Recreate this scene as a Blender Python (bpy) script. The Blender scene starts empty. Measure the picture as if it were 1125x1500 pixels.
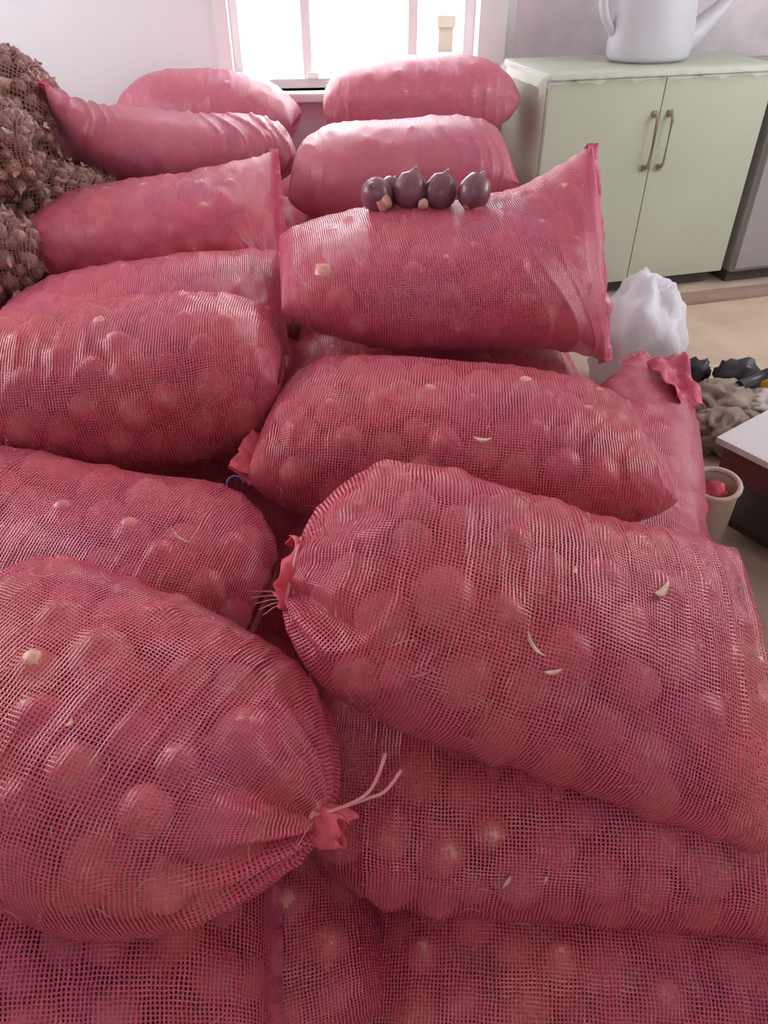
import bpy, bmesh, math, random
import numpy as np
from mathutils import Vector, Matrix, noise as mnoise

rng = np.random.RandomState(7)
random.seed(7)
SC = bpy.context.scene
C = SC.collection
PI = math.pi

# ------------------------------------------------------------------ camera
CAM_Z, PITCH, FPX = 1.34, math.radians(38), 1100.0
cam = bpy.data.cameras.new('camera')
cam.sensor_fit = 'VERTICAL'
cam.sensor_height = 24.0
cam.lens = 24.0 * FPX / 1500.0
cam.clip_start = 0.02
camo = bpy.data.objects.new('camera', cam)
camo.location = (0, 0, CAM_Z)
camo.rotation_euler = (PI / 2 - PITCH, 0, 0)
C.objects.link(camo)
SC.camera = camo

# ------------------------------------------------------------------ light
SC.view_settings.view_transform = 'Standard'
SC.view_settings.look = 'None'
SC.view_settings.gamma = 1.0
SC.view_settings.use_curve_mapping = False
SC.view_settings.exposure = 0.2
SC.cycles.use_denoising = True
SC.cycles.max_bounces = 7
SC.cycles.diffuse_bounces = 4
SC.cycles.transparent_max_bounces = 14
SC.cycles.caustics_reflective = False
SC.cycles.caustics_refractive = False
SC.cycles.sample_clamp_indirect = 6.0

world = bpy.data.worlds.new('overcast_sky')
SC.world = world
world.use_nodes = True
bg = world.node_tree.nodes['Background']
bg.inputs['Color'].default_value = (0.96, 0.965, 1.0, 1)
bg.inputs['Strength'].default_value = 7.0


def portal(name, loc, rot, sx, sy):
    l = bpy.data.lights.new(name, 'AREA')
    l.shape = 'RECTANGLE'
    l.size, l.size_y = sx, sy
    l.cycles.is_portal = True
    o = bpy.data.objects.new(name, l)
    o.location, o.rotation_euler = loc, rot
    C.objects.link(o)
    return o


WA = math.radians(6)                       # far wall is turned 6 degrees
WO = Vector((0, 3.725, 0))
WD = Vector((math.cos(WA), math.sin(WA), 0))
WN = Vector((-math.sin(WA), math.cos(WA), 0))


def wallp(s, z, d=0.0):
    p = WO + WD * s + WN * d
    return Vector((p.x, p.y, z))


p = wallp(-0.12, 1.3, 0.24)
portal('window_portal', p, (-PI / 2, 0, WA), 1.0, 1.05)
portal('rear_window_portal', (0.5, -2.0, 2.05), (PI / 2, 0, 0), 0.9, 0.5)
portal('right_window_portal', (2.85, 2.35, 1.7), (0, PI / 2, 0), 1.2, 1.7)
portal('side_window_portal', (-2.6, 2.05, 1.7), (0, -PI / 2, 0), 1.2, 1.9)


# ------------------------------------------------------------------ materials
def new_mat(name):
    m = bpy.data.materials.new(name)
    m.use_nodes = True
    nt = m.node_tree
    return m, nt, nt.nodes['Principled BSDF'], nt.nodes['Material Output']


def nd(nt, t, **kw):
    n = nt.nodes.new(t)
    for k, v in kw.items():
        setattr(n, k, v)
    return n


def mth(nt, op, a, b=None):
    n = nd(nt, 'ShaderNodeMath', operation=op)
    for i, v in enumerate((a, b)):
        if v is None:
            continue
        if isinstance(v, (int, float)):
            n.inputs[i].default_value = v
        else:
            nt.links.new(v, n.inputs[i])
    return n.outputs[0]


def simple(name, col, rough=0.6, var=0.15, scale=8.0, bump=0.0, spec=0.5, coat=0.0, trans=0.0, stretch=(1, 1, 1)):
    """plain surface with a little procedural colour variation and relief"""
    m, nt, b, out = new_mat(name)
    tc = nd(nt, 'ShaderNodeTexCoord')
    mp = nd(nt, 'ShaderNodeMapping')
    mp.inputs['Scale'].default_value = stretch
    nt.links.new(tc.outputs['Object'], mp.inputs['Vector'])
    nz = nd(nt, 'ShaderNodeTexNoise')
    nz.inputs['Scale'].default_value = scale
    nz.inputs['Detail'].default_value = 5
    nt.links.new(mp.outputs[0], nz.inputs['Vector'])
    cr = nd(nt, 'ShaderNodeValToRGB')
    cr.color_ramp.elements[0].position = 0.3
    cr.color_ramp.elements[1].position = 0.7
    cr.color_ramp.elements[0].color = tuple(c * (1 - var) for c in col) + (1,)
    cr.color_ramp.elements[1].color = tuple(min(1, c * (1 + var)) for c in col) + (1,)
    nt.links.new(nz.outputs[0], cr.inputs[0])
    nt.links.new(cr.outputs[0], b.inputs['Base Color'])
    b.inputs['Roughness'].default_value = rough
    b.inputs['Specular IOR Level'].default_value = spec
    b.inputs['Coat Weight'].default_value = coat
    if bump:
        bp = nd(nt, 'ShaderNodeBump')
        bp.inputs['Strength'].default_value = bump
        bp.inputs['Distance'].default_value = 0.01
        nt.links.new(nz.outputs[0], bp.inputs['Height'])
        nt.links.new(bp.outputs[0], b.inputs['Normal'])
    if trans:
        tr = nd(nt, 'ShaderNodeBsdfTranslucent')
        nt.links.new(cr.outputs[0], tr.inputs['Color'])
        mx = nd(nt, 'ShaderNodeMixShader')
        mx.inputs[0].default_value = trans
        nt.links.new(b.outputs[0], mx.inputs[1])
        nt.links.new(tr.outputs[0], mx.inputs[2])
        nt.links.new(mx.outputs[0], out.inputs['Surface'])
    return m


def net_material(name, col, pitch=0.0052, fill_u=0.49, fill_v=0.35, col2=None, rough=0.27, spec=0.7):
    """woven plastic netting: flat tapes crossing, open between them"""
    m, nt, b, out = new_mat(name)
    L = nt.links.new
    uv = nd(nt, 'ShaderNodeUVMap')
    nz = nd(nt, 'ShaderNodeTexNoise')
    nz.inputs['Scale'].default_value = 22
    nz.inputs['Detail'].default_value = 3
    L(uv.outputs[0], nz.inputs['Vector'])
    off = nd(nt, 'ShaderNodeVectorMath', operation='MULTIPLY_ADD')
    L(nz.outputs['Color'], off.inputs[0])
    off.inputs[1].default_value = (0.008, 0.008, 0)
    L(uv.outputs[0], off.inputs[2])
    sp = nd(nt, 'ShaderNodeSeparateXYZ')
    L(off.outputs[0], sp.inputs[0])
    nz2 = nd(nt, 'ShaderNodeTexNoise')
    nz2.inputs['Scale'].default_value = 14
    nz2.inputs['Detail'].default_value = 2
    L(uv.outputs[0], nz2.inputs['Vector'])
    wvar = mth(nt, 'MULTIPLY', mth(nt, 'SUBTRACT', nz2.outputs[0], 0.5), 0.42)
    masks, hs = [], []
    for k, fill in ((0, fill_u), (1, fill_v)):
        f = mth(nt, 'FRACT', mth(nt, 'DIVIDE', sp.outputs[k], pitch))
        d = mth(nt, 'MULTIPLY', mth(nt, 'ABSOLUTE', mth(nt, 'SUBTRACT', f, 0.5)), 2.0)   # 0 at tape centre
        masks.append(mth(nt, 'LESS_THAN', d, mth(nt, 'ADD', wvar, fill)))
        hs.append(mth(nt, 'SUBTRACT', 1.0, d))
    mask = mth(nt, 'MAXIMUM', masks[0], masks[1])
    h = mth(nt, 'MAXIMUM', hs[0], hs[1])
    bp = nd(nt, 'ShaderNodeBump')
    bp.inputs['Strength'].default_value = 0.55
    bp.inputs['Distance'].default_value = 0.0014
    L(h, bp.inputs['Height'])
    cr = nd(nt, 'ShaderNodeValToRGB')
    cr.color_ramp.elements[0].position = 0.35
    cr.color_ramp.elements[1].position = 0.68
    cr.color_ramp.elements[0].color = tuple(col) + (1,)
    cr.color_ramp.elements[1].color = tuple(col2 or col) + (1,)
    nz3 = nd(nt, 'ShaderNodeTexNoise')
    nz3.inputs['Scale'].default_value = 4
    nz3.inputs['Detail'].default_value = 4
    L(uv.outputs[0], nz3.inputs['Vector'])
    L(nz3.outputs[0], cr.inputs[0])
    L(cr.outputs[0], b.inputs['Base Color'])
    b.inputs['Roughness'].default_value = rough
    b.inputs['Specular IOR Level'].default_value = spec
    b.inputs['Sheen Weight'].default_value = 0.12
    b.inputs['Sheen Tint'].default_value = (1.0, 0.72, 0.80, 1)
    L(bp.outputs[0], b.inputs['Normal'])
    tl = nd(nt, 'ShaderNodeBsdfTranslucent')
    L(cr.outputs[0], tl.inputs['Color'])
    mx = nd(nt, 'ShaderNodeMixShader')
    mx.inputs[0].default_value = 0.14
    L(b.outputs[0], mx.inputs[1])
    L(tl.outputs[0], mx.inputs[2])
    tp = nd(nt, 'ShaderNodeBsdfTransparent')
    m2 = nd(nt, 'ShaderNodeMixShader')
    L(mask, m2.inputs[0])
    L(tp.outputs[0], m2.inputs[1])
    L(mx.outputs[0], m2.inputs[2])
    L(m2.outputs[0], out.inputs['Surface'])
    return m


def onion_material(name, cols, rough=0.38):
    m, nt, b, out = new_mat(name)
    L = nt.links.new
    tc = nd(nt, 'ShaderNodeTexCoord')
    at_ = nd(nt, 'ShaderNodeAttribute', attribute_name='tint')
    oi = nd(nt, 'ShaderNodeObjectInfo')
    rnd = mth(nt, 'FRACT', mth(nt, 'ADD', at_.outputs['Fac'], oi.outputs['Random']))
    uv = nd(nt, 'ShaderNodeUVMap')
    mp = nd(nt, 'ShaderNodeMapping')
    mp.inputs['Scale'].default_value = (26, 1.2, 1)
    L(uv.outputs[0], mp.inputs['Vector'])
    nz = nd(nt, 'ShaderNodeTexNoise')
    nz.inputs['Scale'].default_value = 1.0
    nz.inputs['Detail'].default_value = 4
    L(mp.outputs[0], nz.inputs['Vector'])
    cr = nd(nt, 'ShaderNodeValToRGB')
    e = cr.color_ramp.elements
    e[0].position, e[0].color = 0.0, tuple(cols[0]) + (1,)
    e[1].position, e[1].color = 1.0, tuple(cols[-1]) + (1,)
    for i in range(1, len(cols) - 1):
        x = cr.color_ramp.elements.new(i / (len(cols) - 1))
        x.color = tuple(cols[i]) + (1,)
    L(rnd, cr.inputs[0])
    vr = mth(nt, 'ADD', mth(nt, 'MULTIPLY', nz.outputs[0], 0.9), 0.55)
    mx = nd(nt, 'ShaderNodeVectorMath', operation='SCALE')
    L(cr.outputs[0], mx.inputs[0])
    L(vr, mx.inputs['Scale'])
    L(mx.outputs[0], b.inputs['Base Color'])
    b.inputs['Roughness'].default_value = rough
    b.inputs['Specular IOR Level'].default_value = 0.55
    bp = nd(nt, 'ShaderNodeBump')
    bp.inputs['Strength'].default_value = 0.25
    bp.inputs['Distance'].default_value = 0.003
    L(nz.outputs[0], bp.inputs['Height'])
    L(bp.outputs[0], b.inputs['Normal'])
    return m


M_NET = net_material('red_netting', (0.76, 0.105, 0.155), col2=(0.69, 0.095, 0.20))
M_NETF_HAZE = net_material('red_netting_far_hazed', (0.68, 0.16, 0.225), col2=(0.66, 0.165, 0.26), fill_u=0.66, fill_v=0.60)  # distance haze put into the tape colour: lighter, greyer red for far sacks
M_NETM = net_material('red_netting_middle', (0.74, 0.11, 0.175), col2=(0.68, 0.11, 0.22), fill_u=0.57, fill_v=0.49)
M_NETL = net_material('red_netting_near', (0.76, 0.105, 0.155), col2=(0.69, 0.095, 0.20), fill_u=0.50, fill_v=0.38)
M_SEAM = simple('red_seam', (0.68, 0.10, 0.19), 0.45, 0.2, 90, 0.4, trans=0.15)
M_HEM = simple('red_hem', (0.86, 0.14, 0.20), 0.4, 0.15, 60, 0.3, trans=0.25)
M_TIE = simple('pale_pink_tie', (0.72, 0.28, 0.28), 0.4, 0.1, 30)
M_BLUE = simple('blue_thread', (0.16, 0.22, 0.60), 0.6, 0.1, 30)
M_ONION = onion_material('red_onion_skin', [(0.64, 0.18, 0.20), (0.70, 0.28, 0.22), (0.55, 0.15, 0.20), (0.78, 0.40, 0.29), (0.62, 0.20, 0.24)])
M_DARK = onion_material('purple_onion_skin', [(0.19, 0.07, 0.10), (0.25, 0.11, 0.14)], 0.3)
M_ROOT = simple('dry_root', (0.66, 0.48, 0.30), 0.8, 0.2, 80)
M_PAPERY = simple('papery_brown_skin', (0.50, 0.32, 0.27), 0.45, 0.45, 40, trans=.2)
M_SKIN = simple('dry_skin', (0.80, 0.52, 0.38), 0.6, 0.2, 60)
M_SHALLOT = onion_material('brown_bulb_skin', [(0.30, 0.14, 0.12), (0.40, 0.21, 0.17), (0.22, 0.10, 0.09), (0.50, 0.30, 0.24), (0.30, 0.15, 0.15)], 0.45)
M_BNET = net_material('brown_netting', (0.30, 0.15, 0.13), pitch=0.012, fill_u=0.22, fill_v=0.22, rough=.7, spec=.2)


# ------------------------------------------------------------------ object helpers
def tag(o, label=None, cat=None, group=None, kind=None):
    for k, v in (('label', label), ('category', cat), ('group', group), ('kind', kind)):
        if v:
            o[k] = v
    return o


def link(name, me, parent=None, mat=None, smooth=True):
    o = bpy.data.objects.new(name, me)
    C.objects.link(o)
    if mat is not None and not me.materials:
        me.materials.append(mat)
    if smooth:
        me.polygons.foreach_set('use_smooth', [True] * len(me.polygons))
    if parent is not None:
        o.parent = parent
        o.matrix_parent_inverse = parent.matrix_world.inverted() if False else Matrix.Translation(-parent.location)
    return o


def empty(name, loc):
    o = bpy.data.objects.new(name, None)
    o.empty_display_size = 0.05
    o.location = loc
    C.objects.link(o)
    return o


def mesh_np(name, V, Fc, UV=None):
    me = bpy.data.meshes.new(name)
    me.from_pydata([tuple(v) for v in V], [], [tuple(int(i) for i in f) for f in Fc])
    if UV is not None:
        l = me.uv_layers.new(name='UVMap')
        l.data.foreach_set('uv', np.asarray(UV, dtype=np.float32).ravel())
    me.update()
    return me


def quick_mesh(name, V, quads, UV=None):
    """fast numpy mesh, all faces with the same corner count"""
    V = np.asarray(V, np.float32)
    quads = np.asarray(quads, np.int32)
    k = quads.shape[1]
    me = bpy.data.meshes.new(name)
    me.vertices.add(len(V))
    me.vertices.foreach_set('co', V.ravel())
    me.loops.add(quads.size)
    me.loops.foreach_set('vertex_index', quads.ravel())
    me.polygons.add(len(quads))
    me.polygons.foreach_set('loop_start', np.arange(0, quads.size, k, dtype=np.int32))
    me.polygons.foreach_set('loop_total', np.full(len(quads), k, np.int32))
    if UV is not None:
        l = me.uv_layers.new(name='UVMap')
        l.data.foreach_set('uv', np.asarray(UV, np.float32).ravel())
    me.polygons.foreach_set('use_smooth', np.ones(len(quads), bool))
    me.update(calc_edges=True)
    me.validate()
    return me


def bm_box(bm, c, s, rot=None, bev=0.0):
    r = bmesh.ops.create_cube(bm, size=1.0)
    vs = r['verts']
    bmesh.ops.scale(bm, vec=s, verts=vs)
    if bev:
        es = list({e for v in vs for e in v.link_edges})
        rb = bmesh.ops.bevel(bm, geom=es, offset=bev, segments=2, affect='EDGES', profile=0.7)
        vs = list({v for f in rb['faces'] for v in f.verts} | {v for v in vs if v.is_valid})
    if rot is not None:
        bmesh.ops.rotate(bm, cent=(0, 0, 0), matrix=rot, verts=vs)
    bmesh.ops.translate(bm, vec=c, verts=vs)


def box_obj(name, c, s, mat, parent=None, rz=0.0, bev=0.0):
    """axis box, local to its own origin at c, turned rz"""
    bm = bmesh.new()
    bm_box(bm, (0, 0, 0), s, None, bev)
    me = bpy.data.meshes.new(name)
    bm.to_mesh(me)
    bm.free()
    me.materials.append(mat)
    o = bpy.data.objects.new(name, me)
    C.objects.link(o)
    o.location = c
    o.rotation_euler = (0, 0, rz)
    if parent is not None:
        o.parent = parent
        o.matrix_parent_inverse = Matrix.Translation(-parent.location)
    return o


def tube_mesh(name, pts, rad, seg=8, closed=False):
    pts = [Vector(p) for p in pts]
    n = len(pts)
    V, Q = [], []
    up = Vector((0, 0, 1))
    for i, p_ in enumerate(pts):
        a = pts[(i - 1) % n if closed else max(i - 1, 0)]
        b_ = pts[(i + 1) % n if closed else min(i + 1, n - 1)]
        t = (b_ - a).normalized()
        s = t.cross(up)
        if s.length < 1e-3:
            s = t.cross(Vector((0, 1, 0)))
        s.normalize()
        w = s.cross(t).normalized()
        r = rad[i] if isinstance(rad, list) else rad
        rx, ry = (r if hasattr(r, '__len__') else (r, r))
        for k in range(seg):
            an = 2 * PI * k / seg
            V.append(p_ + s * math.cos(an) * rx + w * math.sin(an) * ry)
    for i in range(n if closed else n - 1):
        for k in range(seg):
            j = (i + 1) % n
            Q.append((i * seg + k, i * seg + (k + 1) % seg, j * seg + (k + 1) % seg, j * seg + k))
    F = list(Q)
    if not closed:
        F.append(tuple(range(seg)))
        F.append(tuple(reversed(range((n - 1) * seg, n * seg))))
    return mesh_np(name, V, F)


def lathe(prof, seg=24, cap=True):
    V, F = [], []
    for r, z in prof:
        for k in range(seg):
            a = 2 * PI * k / seg
            V.append((r * math.cos(a), r * math.sin(a), z))
    for i in range(len(prof) - 1):
        for k in range(seg):
            F.append((i * seg + k, i * seg + (k + 1) % seg, (i + 1) * seg + (k + 1) % seg, (i + 1) * seg + k))
    if cap:
        F.append(tuple(reversed(range(seg))))
        F.append(tuple(range((len(prof) - 1) * seg, len(prof) * seg)))
    return V, F


# ------------------------------------------------------------------ the room
M_WALL = simple('painted_wall', (0.80, 0.80, 0.83), 0.85, 0.03, 3, 0.1)
M_PAPER = simple('stained_wall', (0.62, 0.56, 0.59), 0.9, 0.22, 4, 0.2)
M_FLOOR = simple('worn_beige_floor', (0.60, 0.46, 0.35), 0.6, 0.14, 5, 0.1)
M_CEIL = simple('ceiling_paint', (0.8, 0.78, 0.76), 0.9, 0.03, 3)
M_WHITE = simple('white_frame_paint', (0.82, 0.81, 0.80), 0.45, 0.04, 5)
M_GROUND = simple('pale_yard', (0.72, 0.70, 0.67), 0.9, 0.08, 2)


def struct(o):
    return tag(o, kind='structure')


struct(box_obj('floor', (0.1, 0.95, -0.05), (5.8, 6.6, 0.1), M_FLOOR))
struct(box_obj('ceiling', (0.1, 0.95, 2.65), (5.8, 6.6, 0.1), M_CEIL))

W0, W1, WZ0, WZ1 = -0.64, 0.40, 0.775, 1.85      # opening in the far wall
TH = 0.22


def wall_piece(bm, s0, s1, z0, z1):
    c = wallp((s0 + s1) / 2, (z0 + z1) / 2, TH / 2)
    bm_box(bm, c, (s1 - s0, TH, z1 - z0), Matrix.Rotation(WA, 3, 'Z'))


bm = bmesh.new()
for a in ((-3, W0, 0, 2.6), (W0, W1, 0, WZ0), (W0, W1, WZ1, 2.6), (W1, 0.56, 0, 2.6)):
    wall_piece(bm, *a)
me = bpy.data.meshes.new('wall_far')
bm.to_mesh(me)
bm.free()
struct(link('wall_far', me, None, M_WALL, False))
bm = bmesh.new()
wall_piece(bm, 0.56, 3.2, 0, 2.6)
me = bpy.data.meshes.new('wall_far_stained')
bm.to_mesh(me)
bm.free()
struct(link('wall_far.001', me, None, M_PAPER, False))


def holed_wall(name, axis, at_, a0, a1, h0, h1, z0, z1):
    bm = bmesh.new()
    for (u0, u1, v0, v1) in ((a0, h0, 0, 2.6), (h1, a1, 0, 2.6), (h0, h1, 0, z0), (h0, h1, z1, 2.6)):
        c = ((u0 + u1) / 2, at_, (v0 + v1) / 2) if axis == 'x' else (at_, (u0 + u1) / 2, (v0 + v1) / 2)
        s = (u1 - u0, 0.16, v1 - v0) if axis == 'x' else (0.16, u1 - u0, v1 - v0)
        bm_box(bm, c, s)
    me = bpy.data.meshes.new(name)
    bm.to_mesh(me)
    bm.free()
    return struct(link(name, me, None, M_WALL, False))


holed_wall('wall_rear', 'x', -2.1, -2.7, 2.9, 0.05, 0.95, 1.8, 2.3)
holed_wall('wall_left', 'y', -2.7, -2.2, 3.6, 1.1, 3.0, 1.1, 2.3)
holed_wall('wall_right', 'y', 2.95, -2.2, 4.2, 1.5, 3.2, 1.1, 2.3)
struct(box_obj('yard_ground', (0, 12, -0.3), (40, 16, 0.1), M_GROUND))


# far window: frame, mullion, stile, panes, sill
def wbox(name, s0, s1, z0, z1, d0, d1, mat, parent=None, bev=0.004):
    return box_obj(name, wallp((s0 + s1) / 2, (z0 + z1) / 2, (d0 + d1) / 2), (s1 - s0, d1 - d0, z1 - z0), mat, parent, WA, bev)


win = empty('window_1', wallp(-0.12, WZ0, 0.1))
struct(win)
for (s0, s1, z0, z1) in ((W0, W0 + .035, WZ0, WZ1), (W1 - .045, W1, WZ0, WZ1), (W0 + .035, W1 - .045, WZ1 - .05, WZ1), (W0 + .035, W1 - .045, WZ0, WZ0 + .035)):
    wbox('frame_rail', s0, s1, z0, z1, .08, .14, M_WHITE, win)
wbox('mullion', 0.112, 0.154, WZ0 + .035, WZ1 - .05, .08, .14, M_WHITE, win)
wbox('stile', -0.345, -0.305, WZ0 + .035, WZ1 - .05, .095, .125, M_WHITE, win)
wbox('stay', -0.33, -0.28, WZ0 + .036, WZ0 + .06, .06, .095, M_WHITE, win)
gm, gnt, gb, gout = new_mat('window_glass')
gb.inputs['Base Color'].default_value = (1, 1, 1, 1)
tpn = nd(gnt, 'ShaderNodeBsdfTransparent')
gls = nd(gnt, 'ShaderNodeBsdfGlossy')
gls.inputs['Roughness'].default_value = 0.05
gmx = nd(gnt, 'ShaderNodeMixShader')
gmx.inputs[0].default_value = 0.06
gnt.links.new(tpn.outputs[0], gmx.inputs[1])
gnt.links.new(gls.outputs[0], gmx.inputs[2])
gnt.links.new(gmx.outputs[0], gout.inputs['Surface'])
for s0, s1 in ((W0 + .035, -.345), (-.305, .112), (.154, W1 - .045)):
    wbox('pane', s0, s1, WZ0 + .035, WZ1 - .05, .108, .112, gm, win, 0)
struct(wbox('trim_1', W0 - .05, W0, WZ0 - .04, WZ1 + .05, -.02, .0, M_WHITE))
struct(wbox('trim_2', W1, W1 + .12, WZ0 - .04, WZ1 + .05, -.02, .0, M_WHITE))
struct(wbox('windowsill', W0 - .05, W1 + .12, WZ0 - .035, WZ0, -.07, .08, M_WHITE, None, .008))
struct(wbox('baseboard_far', -2.6, 2.6, 0, .09, -.015, 0, simple('brown_skirting', (0.28, 0.19, 0.15), 0.6)))

# post outside the window
post = empty('gate_post', (0.43, 6.2, -0.25))
tag(post, 'grey masonry post standing outside the narrow window pane', 'post')
M_POST = simple('grey_render', (0.15, 0.13, 0.10), 0.9, 0.2, 4, 0.3)
box_obj('shaft', (0.43, 6.2, 0.27), (0.10, 0.12, 1.04), M_POST, post, 0, .006)
box_obj('cap', (0.43, 6.2, 0.82), (0.125, 0.15, 0.07), M_POST, post, 0, .01)

# ------------------------------------------------------------------ sacks: a soft loaf described by 18 numbers
KEYS = ['cx', 'cy', 'cz', 'yaw', 'pit', 'rol', 'L', 'W', 'H', 'pa', 'pb', 'wa', 'wb', 'ta', 'tb', 'bz', 'by', 'n']
SACK = {
 'L1': (-0.353, 0.584, 0.518, -0.448, -0.02, 0.044, 0.299, 0.216, 0.161, 2.914, 2.089, 0.848, 0.377, -0.048, -0.025, 0.032, 0.018, 2.361),
 'R1': (0.218, 0.742, 0.556, -0.092, 0.306, 0.308, 0.365, 0.2, 0.134, 3.878, 1.3, 0.367, 1.3, 0.016, -0.11, -0.009, 0.026, 2.229),
 'R2': (0.146, 1.245, 0.533, -0.096, 0.023, -0.058, 0.374, 0.217, 0.142, 5.493, 2.881, 0.875, 0.909, -0.044, -0.144, 0.004, 0.006, 2.336),
 'R3': (0.136, 1.747, 0.698, 0.122, -0.01, 0.047, 0.377, 0.256, 0.132, 2.13, 6.262, 0.863, 1.001, -0.038, 0.899, 0.029, -0.004, 2.349),
 'R4': (0.051, 2.543, 0.726, -0.009, -0.063, 0.049, 0.339, 0.21, 0.138, 4.283, 4.444, 0.894, 0.895, 0.038, 0.05, 0.005, 0.003, 2.307),
 'R5': (0.138, 3.343, 0.8, 0.058, -0.036, -0.009, 0.378, 0.21, 0.14, 3.757, 3.753, 0.6, 0.591, -0.003, -0.028, -0.007, -0.003, 2.308),
 'L2': (-0.551, 0.974, 0.46, -0.24, 0.027, 0.05, 0.359, 0.21, 0.153, 5.173, 4.596, 0.952, 0.377, 0.1, 0.115, 0.024, 0.012, 2.426),
 'L3': (-0.576, 1.404, 0.586, 0.088, -0.054, -0.042, 0.364, 0.217, 0.156, 3.432, 5.755, 0.898, 0.823, -0.001, -0.182, 0.013, 0.007, 2.362),
 'L4': (-0.62, 1.816, 0.549, 0.126, -0.087, 0.032, 0.367, 0.216, 0.12, 2.658, 3.656, 0.885, 1.019, -0.045, 0.188, 0.001, 0.003, 2.286),
 'L5': (-0.661, 2.227, 0.647, 0.084, -0.093, 0.026, 0.361, 0.222, 0.124, 3.281, 4.736, 0.898, 0.944, -0.085, 0.607, 0.009, 0.003, 2.339),
 'L6': (-0.692, 2.752, 0.745, 0.228, 0.111, -0.095, 0.38, 0.22, 0.116, 3.707, 4.751, 1.004, 0.892, -0.777, 0.082, 0.03, 0.007, 2.31),
 'L7': (-0.699, 3.361, 0.747, -0.067, 0.031, 0.014, 0.352, 0.209, 0.14, 3.956, 2.804, 0.595, 0.601, 0.015, -0.018, -0.015, -0.003, 2.297),
 'U1': (0.261, 0.667, 0.306, -0.04, 0.007, 0.038, 0.372, 0.216, 0.13, 5.639, 3.934, 0.547, 1.261, 0.013, 0.01, -0.001, 0.01, 2.305),
 'S1': (0.546, 1.341, 0.387, 1.245, -0.1, 0.315, 0.372, 0.177, 0.117, 4, 1.3, 0.9, 0.588, 0, 0.52, 0.03, -0.044, 2.227),
 'U2': (0.336, 0.498, 0.129, -0.082, -0.012, -0.003, 0.38, 0.209, 0.13, 4, 4, 0.89, 0.9, -0.006, 0, -0.001, -0.003, 2.298),
 'B1': (-0.521, 0.442, 0.287, 0.102, 0.031, 0.005, 0.37, 0.211, 0.13, 4, 4, 0.9, 0.914, 0, 0.009, -0.002, -0.013, 2.307),
 'B2': (-0.372, 0.493, 0.135, 0.087, -0.071, -0.03, 0.37, 0.2, 0.13, 4, 4, 0.9, 0.747, 0, -0.07, 0.003, 0.021, 2.298),
}


def surf(p, U, PH):
    d = dict(zip(KEYS, p))
    u = np.asarray(U)[:, None]
    a = np.abs(u)
    neg = u < 0
    pe = np.where(neg, d['pa'], d['pb'])
    we = np.where(neg, d['wa'], d['wb'])
    tw = np.where(neg, d['ta'], d['tb'])
    prof = np.sqrt(np.maximum(1 - a ** pe, 0))
    w = d['W'] * np.sqrt(np.maximum(1 - a ** pe * (1 - we ** 2), 0))
    h = d['H'] * prof + 0.012
    n = d['n']
    c, s = np.cos(PH)[None], np.sin(PH)[None]
    y = w * np.sign(c) * np.abs(c) ** (2 / n)
    z = h * np.sign(s) * np.abs(s) ** (2 / n)
    ang = tw * a ** 3
    y, z = y * np.cos(ang) - z * np.sin(ang), y * np.sin(ang) + z * np.cos(ang)
    x = d['L'] * u + 0 * y
    z = z + d['bz'] * (u ** 2 - .3)
    y = y + d['by'] * (u ** 2 - .3)
    cr, sr = math.cos(d['rol']), math.sin(d['rol'])
    y, z = y * cr - z * sr, y * sr + z * cr
    cp, sp = math.cos(d['pit']), math.sin(d['pit'])
    x, z = x * cp + z * sp, -x * sp + z * cp
    cy, sy = math.cos(d['yaw']), math.sin(d['yaw'])
    x, y = x * cy - y * sy, x * sy + y * cy
    return np.stack([x + d['cx'], y + d['cy'], z + d['cz']], -1)


def grid_normals(G):
    du = np.gradient(G, axis=0)
    dp = np.roll(G, -1, 1) - np.roll(G, 1, 1)
    n = np.cross(du, dp)
    n /= np.linalg.norm(n, axis=-1, keepdims=True) + 1e-12
    cen = G.mean((0, 1))
    if ((G - cen) * n).sum() < 0:
        n = -n
    return n


CAM = np.array([0, 0, CAM_Z])
ST, CT = math.sin(PITCH), math.cos(PITCH)


def depth_px(P):
    Z = P[..., 2] - CAM_Z
    d = P[..., 1] * CT - Z * ST
    up = P[..., 1] * ST + Z * CT
    dd = np.maximum(d, 0.05)
    return d, 562.5 + FPX * P[..., 0] / dd, 750 - FPX * up / dd


# ------------------------------------------------------------------ onion meshes
def onion_prof(neck):
    return [(0.0, -0.93), (0.30, -0.90), (0.62, -0.74), (0.87, -0.45), (0.99, -0.1), (0.97, 0.22), (0.82, 0.55), (0.55, 0.80), (0.30, 0.93),
            (0.16, 1.03), (0.09, 1.03 + neck), (0.0, 1.05 + neck)]


def onion_arrays(neck, seg, sub=1, jit=0.03, r=None):
    pr = onion_prof(neck)
    if sub == 2:
        pr = pr[::2] if len(pr[::2]) > 3 else pr
        pr[-1] = (0.0, 1.03 + neck)
    V, F, UV = [], [], []
    for i, (rr, z) in enumerate(pr):
        for k in range(seg):
            a = 2 * PI * k / seg
            q = rr * (1 + jit * math.sin(3 * a + 1.3 + i * .4) + jit * .6 * math.sin(5 * a))
            V.append((q * math.cos(a), q * math.sin(a), z))
    for i in range(len(pr) - 1):
        for k in range(seg):
            F.append((i * seg + k, i * seg + (k + 1) % seg, (i + 1) * seg + (k + 1) % seg, (i + 1) * seg + k))
            UV += [(k / seg, i / 10), ((k + 1) / seg, i / 10), ((k + 1) / seg, (i + 1) / 10), (k / seg, (i + 1) / 10)]
    return np.array(V), np.array(F), np.array(UV)


def tint_attr(me, vals):
    a = me.attributes.new('tint', 'FLOAT', 'POINT')
    a.data.foreach_set('value', np.asarray(vals, np.float32))


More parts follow.
